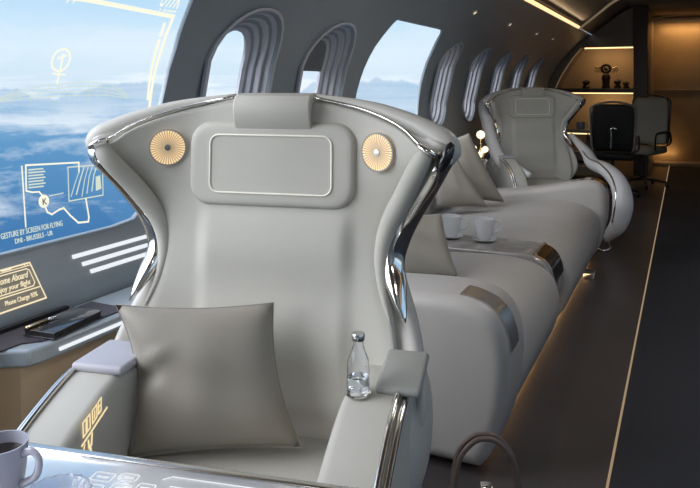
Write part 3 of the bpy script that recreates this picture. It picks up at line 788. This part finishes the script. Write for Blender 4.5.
for k in range(len(pr)-1):
    for j in range(n): f.append((k*n+j, k*n+(j+1) % n, (k+1)*n+(j+1) % n, (k+1)*n+j))
f.append(tuple(range(n-1, -1, -1))); f.append(tuple(range((len(pr)-1)*n, len(pr)*n)))
sharp(mk('bowl', v, f, 'crystal', gd), 50)

# bottle on the right arm
q = CL(.270, -.240, .6695)
bt = thing('glass_bottle', 'small clear water bottle with silver cap on the near armchair arm', 'bottle', q)
lathe('base_ring', [(0, 0), (.025, 0), (.025, .003), (0, .003)], 'chrome', bt)
lathe('bottle_body', [(0, .0035), (.021, .0035), (.0225, .007), (.0225, .05), (.021, .066), (.0135, .086), (.0105, .094), (.0105, .106), (.009, .106), (.009, .094), (.012, .084), (.0192, .065), (.0207, .05), (.0207, .010), (0, .008)], 'glass', bt)
lathe('water', [(0, .0085), (.0202, .0105), (.0202, .034), (0, .034)], 'water', bt)
lathe('cap', [(0, .104), (.0125, .104), (.0130, .106), (.0130, .116), (.012, .118), (0, .118)], 'steel', bt, seg=24)

# ------------------------------------------------------------------ handbag on the floor
hb = thing('handbag', 'taupe leather handbag with two tall looped handles on the dark floor', 'handbag', (-.485, 1.86, 0), math.radians(22))
rings = []
for z, w, d in ((.0, .125, .05), (.01, .132, .056), (.08, .130, .056), (.14, .118, .042), (.165, .108, .022), (.17, .104, .012)):
    rings.append([(a, b, z) for a, b in rrect(w, d, min(d*.8, .04), 5)])
v, f = loft(rings); mk('bag_body', v, f, 'bag', hb)
for yy in (-.020, .020):
    P = crom([(-.088, yy, .14), (-.085, yy, .20), (-.070, yy*.9, .27), (-.035, yy*.7, .312), (0, yy*.6, .322), (.035, yy*.7, .312), (.070, yy*.9, .27), (.085, yy, .20), (.088, yy, .14)], 6)
    tube('handle', P, .0072, 'bag', hb, 10)
box('clasp', (-.014, -.018, .165), (.018, .012, .196), 'chrome', hb, .004)
tube('clasp', [(-.02, -.02, .165), (-.02, -.02, .19), (.022, -.02, .192), (.022, -.02, .168)], .004, 'chrome', hb, 8)

# ------------------------------------------------------------------ lamp and side table beyond the sofa
st = thing('side_table', 'dark round side table behind the sofa holding the globe lamp', 'table', (-1.50, 5.60, 0))
lathe('table_top', [(0, .40), (.11, .40), (.115, .405), (.115, .415), (.11, .42), (0, .42)], 'darkmetal', st)
lathe('pedestal', [(.08, 0), (.08, .01), (.02, .03), (.018, .40), (0, .40)], 'chrome', st)
lp = thing('globe_lamp', 'chrome table lamp with a cluster of glowing globes behind the sofa', 'lamp', (-1.50, 5.60, .4205))
lathe('column', [(0, 0), (.052, 0), (.055, .01), (.048, .05), (.042, .12), (.046, .20), (.058, .235), (.060, .245), (0, .25)], 'bandchrome', lp)
for (x, y, z, r) in ((0, .0, .445, .034), (-.052, -.02, .335, .023), (.045, -.03, .330, .025), (.002, -.05, .285, .025), (.0, .045, .31, .022)):
    v, f = tube_vf([(x*.3, y*.3, .245), (x*.7, y*.7, .25+(z-.25)*.45), (x, y, z-r*.8)], .0045, 8); mk('stem', v, f, 'gold', lp)
    lathe('globe', [(r*math.sin(PI*i/12), -r*math.cos(PI*i/12)) for i in range(13)], 'bulb', lp, (x, y, z), seg=20)

# ------------------------------------------------------------------ rear bulkhead with lit alcove
YB = 10.25
def arcpts(): return [(-1.66, 1.225), (-1.60, 1.36), (-1.52, 1.50), (-1.42, 1.65), (-1.31, 1.79)]
bulk = sempty('wall_bulkhead')
zs = [0, .3, .6, .9, 1.1, 1.225, 1.36, 1.5, 1.65, 1.79, 1.9, 1.975]
def slab(name, poly, y0, y1, m, parent): return prism(name, poly, y0, y1, m, parent, bw=0)
slab('header', [(-1.31, 1.795), (-.63, 1.795), (-.63, 2.34), (-.80, 2.25), (-.94, 2.15), (-1.18, 1.96)], YB, YB+.5, 'bulk', bulk)
side = [(-1.66, 1.225), (-1.60, 1.36), (-1.52, 1.50), (-1.42, 1.65), (-1.31, 1.795), (-1.18, 1.96)] + [(X(z)+.004, z) for z in (1.9, 1.8, 1.65, 1.5, 1.35, 1.225)]
slab('cheek', side, YB, YB+.5, 'bulk', bulk)
slab('alcove_back', [(-1.74, .0), (-.63, .0), (-.63, 1.80), (-1.33, 1.80), (-1.74, 1.25)], YB+.42, YB+.5, 'tan', bulk)
sh = tag(box('wall_shelf', (-1.70, YB-.02, 1.165), (-.635, YB+.415, 1.222), 'post', None, .004), 'dark shelf holding ornaments in the lit rear alcove', 'shelf')
def strip(name, a, b, label, m='ledshelf'):
    return tag(box(name, a, b, m), label, 'light strip')
strip('light_strip', (-1.27, YB+.03, 1.775), (-.64, YB+.05, 1.792), 'warm light strip along the top of the rear alcove')
strip('light_strip', (-1.60, YB+.03, 1.148), (-.64, YB+.05, 1.163), 'warm light strip under the dark alcove shelf')
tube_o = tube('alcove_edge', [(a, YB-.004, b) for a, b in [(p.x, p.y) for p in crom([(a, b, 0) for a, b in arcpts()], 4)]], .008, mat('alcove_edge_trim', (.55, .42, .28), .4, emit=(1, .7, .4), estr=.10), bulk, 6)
# post
struct(box('trim_5', (-.628, YB-.06, 0), (-.452, YB+.45, 2.34), 'post', None, .01))
# ornaments
vs = thing('ornament_vase', 'dark bronze ornament with a ring head and side scrolls on the shelf', 'ornament', (-.998, YB+.14, 1.2225))
lathe('vase_body', [(0, 0), (.06, 0), (.062, .01), (.045, .04), (.05, .10), (.062, .15), (.05, .19), (.03, .21), (0, .21)], 'ornament', vs, seg=24)
tube('ring_head', [(.055*math.cos(2*PI*k/24), 0, .275+.055*math.sin(2*PI*k/24)) for k in range(24)], .02, 'ornament', vs, 10, closed=True)
lathe('ring_center', [(.03*math.sin(PI*i/8), -.03*math.cos(PI*i/8)) for i in range(9)], 'ornament', vs, (0, 0, .275), seg=16)
for s in (-1, 1):
    for j in range(3): tube('scroll', crom([(s*(.078+.025*j), 0, .225), (s*(.092+.028*j), 0, .25), (s*(.090+.027*j), 0, .285), (s*(.074+.024*j), 0, .30)], 4), .008, 'gold', vs, 8)
def bulbpot(x, h, r, label):
    t = thing('small_ornament', label, 'ornament', (x, YB+.12, 1.2225), 0, 'small shelf ornaments')
    lathe('ornament_body', [(0, 0), (r*.9, 0), (r, h*.15), (r*.55, h*.45), (r*.9, h*.6), (r, h*.8), (r*.6, h*.97), (0, h)], 'ornament', t, seg=20)
    lathe('rim_band', [(r*.9, h*.76), (r*1.05, h*.79), (r*1.02, h*.86), (r*.85, h*.88)], 'gold', t, seg=20, ring=True)
bulbpot(-1.262, .115, .052, 'small dark pot at the left end of the alcove shelf')
bulbpot(-.845, .125, .05, 'taller small dark pot right of the ring-headed ornament')
bulbpot(-.735, .095, .045, 'shortest dark pot, beside the post on the alcove shelf')
# desk in front of the alcove
dk = thing('desk', 'dark desk with a warmly lit drawer front below the alcove', 'desk', (-1.28, 9.98, 0))
box('desk_top', (-.36, -.25, .63), (.36, .20, .67), 'bulk', dk, .006)
box('desk_side', (-.35, -.20, 0), (-.31, .20, .63), 'bulk', dk, .004); box('desk_side', (.31, -.20, 0), (.35, .20, .63), 'bulk', dk, .004)
box('desk_back', (-.31, .15, .02), (.31, .19, .63), 'tan', dk)
for z in (.22, .42): 
    d = box('drawer', (-.30, -.18, z-.16), (.30, .14, z), 'tan', dk, .005); box('drawer_handle', (-.08, -.20, z-.05), (.08, -.181, z-.035), 'gold', d, .003)
box('light_strip', (-.30, -.17, .610), (.30, -.15, .626), 'ledshelf', dk)
bc = thing('desk_cup', 'slate-blue cup on the desk under the alcove', 'cup', (-1.27, 9.86, .6705))
lathe('cup_body', [(0, 0), (.05, 0), (.054, .01), (.056, .10), (.053, .10), (.050, .012), (0, .012)], 'bluecup', bc, seg=28)
tube('handle', crom([(.052, 0, .085), (.08, 0, .08), (.085, 0, .05), (.052, 0, .025)], 4), .006, 'bluecup', bc, 8)

# desk chairs
def desk_chair(label, loc, rz, mback, zt):
    t = thing('desk_chair', label, 'chair', loc, rz, 'rear swivel chairs')
    rings = []
    for z, w, dy in ((.52, .20, -.02), (.56, .218, .0), (.75, .228, .02), (zt-.10, .228, .045), (zt-.03, .218, .05), (zt, .185, .05)):
        rings.append([(a, dy+b+.25*a*a*-1, z+(.035*(1-(a/.235)**2) if z > zt-.05 else 0)) for a, b in rrect(w, .028, .024, 4)])
    v, f = loft(rings); mk('backrest', v, f, mback, t)
    v2 = [(x*1.05, y+.014, z) for x, y, z in v]
    bord = [(-.205, .03, .53), (-.225, .035, .60), (-.24, .055, zt-.09), (-.225, .07, zt-.01), (-.12, .085, zt+.03), (0, .09, zt+.045), (.12, .085, zt+.03), (.225, .07, zt-.01), (.24, .055, zt-.09), (.225, .035, .60), (.205, .03, .53)]
    tube('back_frame', crom([(a, b-.25*a*a, c) for a, b, c in bord], 4), .013, 'darkmetal' if mback == 'olive' else 'olive', t, 8)
    rings = []
    for y, k in ((-.50, .8), (-.47, 1), (-.2, 1), (-.02, .95)):
        rings.append([(a*k, y, .46+b*k) for a, b in rrect(.24, .045, .035, 4)])
    v, f = loft(rings); mk('seat', v, f, mback, t)
    for s in (-1, 1):
        P = crom([(s*.20, .0, .50), (s*.27, -.02, .55), (s*.275, -.05, .66), (s*.27, -.12, .685), (s*.265, -.38, .675), (s*.26, -.42, .62), (s*.235, -.38, .47)], 5)
        tube('armrest', P, .013, 'darkmetal', t, 8, (1.4, .8))
    lathe('gas_column', [(.03, .08), (.03, .25), (.022, .25), (.022, .41), (.06, .42), (0, .425)], 'darkmetal', t, (0, -.22, 0), seg=20)
    for k in range(5):
        a = 2*PI*k/5+.3; c, s = math.cos(a), math.sin(a)
        leg = tube('base_leg', [(.02*c, -.22+.02*s, .10), (.15*c, -.22+.15*s, .085), (.29*c, -.22+.29*s, .06)], [.024, .018, .013], 'darkmetal', t, 8)
        v, f = tube_vf([(.29*c-.012*s, -.22+.29*s+.012*c, .026), (.29*c+.012*s, -.22+.29*s-.012*c, .026)], .026, 14); mk('caster', v, f, 'darkmetal', leg)
    return t
dc = desk_chair('black-backed swivel chair standing before the lit rear desk', (-.735, 8.40, 0), math.radians(186), 'dark', 1.035)
tube('lever', crom([(.02, .07, .55), (.02, .085, .66), (.02, .09, .76), (.0, .095, .79), (-.035, .095, .775)], 5), [.014]*16+[.02]*5, 'chrome', dc, 8)
desk_chair('olive-grey swivel chair standing beside the dark rear post', (-.405, 9.72, 0), math.radians(-22), 'olive', 1.09)
# golden door wall at the end of the aisle
struct(box('door_1', (-.50, 12.16, 0.02), (.62, 12.22, 2.25), 'doorgold', None, .01))
for nm, (a, b) in {'trim_6': ((-.45, 12.05, .0), (1.6, 12.16, .07)), 'trim_7': ((-.452, 12.13, 1.18), (.62, 12.158, 1.20))}.items(): struct(box(nm, a, b, 'wood' if nm == 'trim_6' else 'bulk', None, .004))
P = crom([(-.50, 11.9, 2.29), (-.30, 11.9, 2.35), (0, 11.9, 2.375), (.3, 11.9, 2.36), (.6, 11.9, 2.31)], 5)
ar = struct(tube('trim_8', P, .035, mat('door_arch', (.40, .31, .20), .5), seg=8))
struct(box('wall_corridor', (-.53, YB+.46, 0), (-.455, 12.16, 2.34), 'bulk'))

# ------------------------------------------------------------------ lights
def area(name, loc, rot, sx, sy, power, color, spread=180):
    l = bpy.data.lights.new(name, 'AREA'); l.shape = 'RECTANGLE'; l.size = sx; l.size_y = sy; l.energy = power; l.color = color; l.spread = math.radians(spread)
    o = bpy.data.objects.new(name, l); o.location = loc; o.rotation_euler = rot; COL.objects.link(o); return o
# unseen ceiling panels added to brighten armchair and sofa, each with its own lamp
for i, (x, y, p, lab) in enumerate(((.35, -.6, 14, 'added unseen fill panel over the front of the cabin'), (.2, 3.4, 14, 'added unseen fill panel over the middle of the aisle'))):
    t = thing('fill_panel', lab, 'light', (x, y, 2.46 if i == 0 else 2.475), 0, 'added ceiling fill panels')
    box('frame', (-.17, -.52, -.012), (.17, .52, .008), 'steel', t, .003)
    box('diffuser', (-.15, -.5, -.016), (.15, .5, -.0125), 'fillpanel', t)
    area('fill_lamp', (x, y, 2.43), (0, 0, 0), .3, 1.0, p*1.0, (1.0, .97, .94))
for z_, p_ in ((1.772, 1.7), (1.143, 2.0)): area('shelf_wash', (-.95, YB+.10, z_), (math.radians(25), 0, 0), .55, .02, p_, (1.0, .64, .30))
for s_ in (-1, 1): area('cove_wash', (s_*1.08, 3.8, 2.01), (0, s_*math.radians(150), 0), .03, 10, 4.5, (1.0, .74, .45))
area('door_wash', (.05, 11.85, 2.25), (math.radians(12), 0, 0), .9, .12, 5, (1.0, .62, .28))
area('door_wash', (-.30, 11.9, .12), (math.radians(150), 0, 0), .3, .1, .8, (1.0, .62, .28))

# ------------------------------------------------------------------ sky, sea of clouds
w = bpy.data.worlds.new('sky'); sc.world = w; w.use_nodes = True; nt = w.node_tree; nt.nodes.clear()
N = nt.nodes.new; L = nt.links.new
out = N('ShaderNodeOutputWorld'); bg = N('ShaderNodeBackground'); L(bg.outputs[0], out.inputs[0]); bg.inputs[1].default_value = 1.12
tc = N('ShaderNodeTexCoord'); sx = N('ShaderNodeSeparateXYZ'); L(tc.outputs['Generated'], sx.inputs[0])
def math_(op, a, b=None, clamp=False):
    m = N('ShaderNodeMath'); m.operation = op; m.use_clamp = clamp
    for i, q in enumerate((a, b)):
        if q is None: continue
        if isinstance(q, (int, float)): m.inputs[i].default_value = q
        else: L(q, m.inputs[i])
    return m.outputs[0]
def ramp(fac, stops):
    r = N('ShaderNodeValToRGB'); e = r.color_ramp.elements
    while len(e) < len(stops): e.new(.5)
    for k, (p, c) in zip(e, stops): k.position = p; k.color = (*c, 1)
    L(fac, r.inputs[0]); return r.outputs[0]
def mapr(v, a, b, c=0, d=1):
    m = N('ShaderNodeMapRange'); m.inputs[1].default_value = a; m.inputs[2].default_value = b; m.inputs[3].default_value = c; m.inputs[4].default_value = d; L(v, m.inputs[0]); return m.outputs[0]
def mix(f, a, b):
    m = N('ShaderNodeMix'); m.data_type = 'RGBA'; L(f, m.inputs[0])
    for s, q in ((6, a), (7, b)):
        if isinstance(q, tuple): m.inputs[s].default_value = (*q, 1)
        else: L(q, m.inputs[s])
    return m.outputs[2]
z = sx.outputs[2]
el = mapr(z, -.35, .45)
base = ramp(el, [(0.0, (.022, .10, .26)), (.20, (.055, .19, .42)), (.345, (.12, .31, .56)), (.415, (.36, .56, .76)), (.44, (.62, .76, .88)), (.50, (.68, .82, .93)), (.58, (.48, .70, .90)), (.68, (.27, .53, .82)), (1.0, (.38, .58, .95))])
# cloud layer seen from above
den = math_('ADD', math_('ABSOLUTE', z), .055)
px = math_('DIVIDE', sx.outputs[0], den); pyy = math_('DIVIDE', sx.outputs[1], den)
cb = N('ShaderNodeCombineXYZ'); L(px, cb.inputs[0]); L(pyy, cb.inputs[1])
n1 = N('ShaderNodeTexNoise'); n1.inputs['Scale'].default_value = .55; n1.inputs['Detail'].default_value = 8; n1.inputs['Roughness'].default_value = .6; n1.inputs['Distortion'].default_value = .6; L(cb.outputs[0], n1.inputs['Vector'])
pv = N('ShaderNodeVectorMath'); pv.operation = 'MULTIPLY'; pv.inputs[1].default_value = (9, 9, 24); L(tc.outputs['Generated'], pv.inputs[0])
n4 = N('ShaderNodeTexNoise'); n4.inputs['Scale'].default_value = 1.0; n4.inputs['Detail'].default_value = 7; n4.inputs['Roughness'].default_value = .62; L(pv.outputs[0], n4.inputs['Vector'])
cov = ramp(mapr(z, -.30, .03), [(0, (.40, .40, .40)), (.55, (.46, .46, .46)), (.72, (.53, .53, .53)), (.86, (.64, .64, .64)), (.93, (.54, .54, .54)), (1.0, (.2, .2, .2))])
nn = math_('ADD', math_('MULTIPLY', n1.outputs['Fac'], .5), math_('MULTIPLY', n4.outputs['Fac'], .5))
cf = mapr(math_('ADD', nn, math_('MULTIPLY', math_('SUBTRACT', cov, .5), .8)), .46, .62)
col = mix(math_('MULTIPLY', cf, .88, True), base, (.84, .91, .97))
# soft high haze clouds
sc2 = N('ShaderNodeVectorMath'); sc2.operation = 'MULTIPLY'; sc2.inputs[1].default_value = (3, 3, 14); L(tc.outputs['Generated'], sc2.inputs[0])
n2 = N('ShaderNodeTexNoise'); n2.inputs['Scale'].default_value = 1.3; n2.inputs['Detail'].default_value = 5; L(sc2.outputs[0], n2.inputs['Vector'])
up = math_('MULTIPLY', mapr(n2.outputs['Fac'], .46, .75), mapr(z, -.01, .03))
col = mix(math_('MULTIPLY', up, .6, True), col, (.84, .90, .96))
# distant hills along the horizon
dv = N('ShaderNodeVectorMath'); dv.operation = 'MULTIPLY'; dv.inputs[1].default_value = (5, 5, .5); L(tc.outputs['Generated'], dv.inputs[0])
n3 = N('ShaderNodeTexNoise'); n3.inputs['Scale'].default_value = 1.4; n3.inputs['Detail'].default_value = 6; L(dv.outputs[0], n3.inputs['Vector'])
hz = mapr(n3.outputs['Fac'], .3, .7, -.035, .022)
hill = mapr(math_('SUBTRACT', hz, z), -.001, .003)
hill = math_('MULTIPLY', hill, mapr(z, -.06, -.025), True)
col = mix(math_('MULTIPLY', hill, .55), col, (.30, .48, .69))
# broad glow added to the unseen sky behind the camera, to light the armchair
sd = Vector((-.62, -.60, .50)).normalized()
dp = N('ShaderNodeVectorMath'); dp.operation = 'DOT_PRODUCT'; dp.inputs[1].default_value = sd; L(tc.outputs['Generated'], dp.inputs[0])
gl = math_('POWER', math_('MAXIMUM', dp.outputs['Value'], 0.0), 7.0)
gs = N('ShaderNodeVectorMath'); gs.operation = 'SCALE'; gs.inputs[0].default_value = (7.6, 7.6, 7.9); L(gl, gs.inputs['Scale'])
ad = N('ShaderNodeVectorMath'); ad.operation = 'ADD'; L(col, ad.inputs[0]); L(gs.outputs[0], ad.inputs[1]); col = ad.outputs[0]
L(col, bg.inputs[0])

# ------------------------------------------------------------------ camera and view
cam = bpy.data.cameras.new('camera'); co = bpy.data.objects.new('camera', cam); COL.objects.link(co)
cam.sensor_width = 36; cam.lens = 36; cam.shift_y = -(244-85)/700; cam.clip_start = .02
co.location = (0, 0, 1.27); co.rotation_euler = (PI/2, 0, math.atan(335/700))
sc.camera = co
vs_ = sc.view_settings; vs_.view_transform = 'Standard'; vs_.look = 'None'; vs_.gamma = 1; vs_.use_curve_mapping = False; vs_.exposure = 0.0
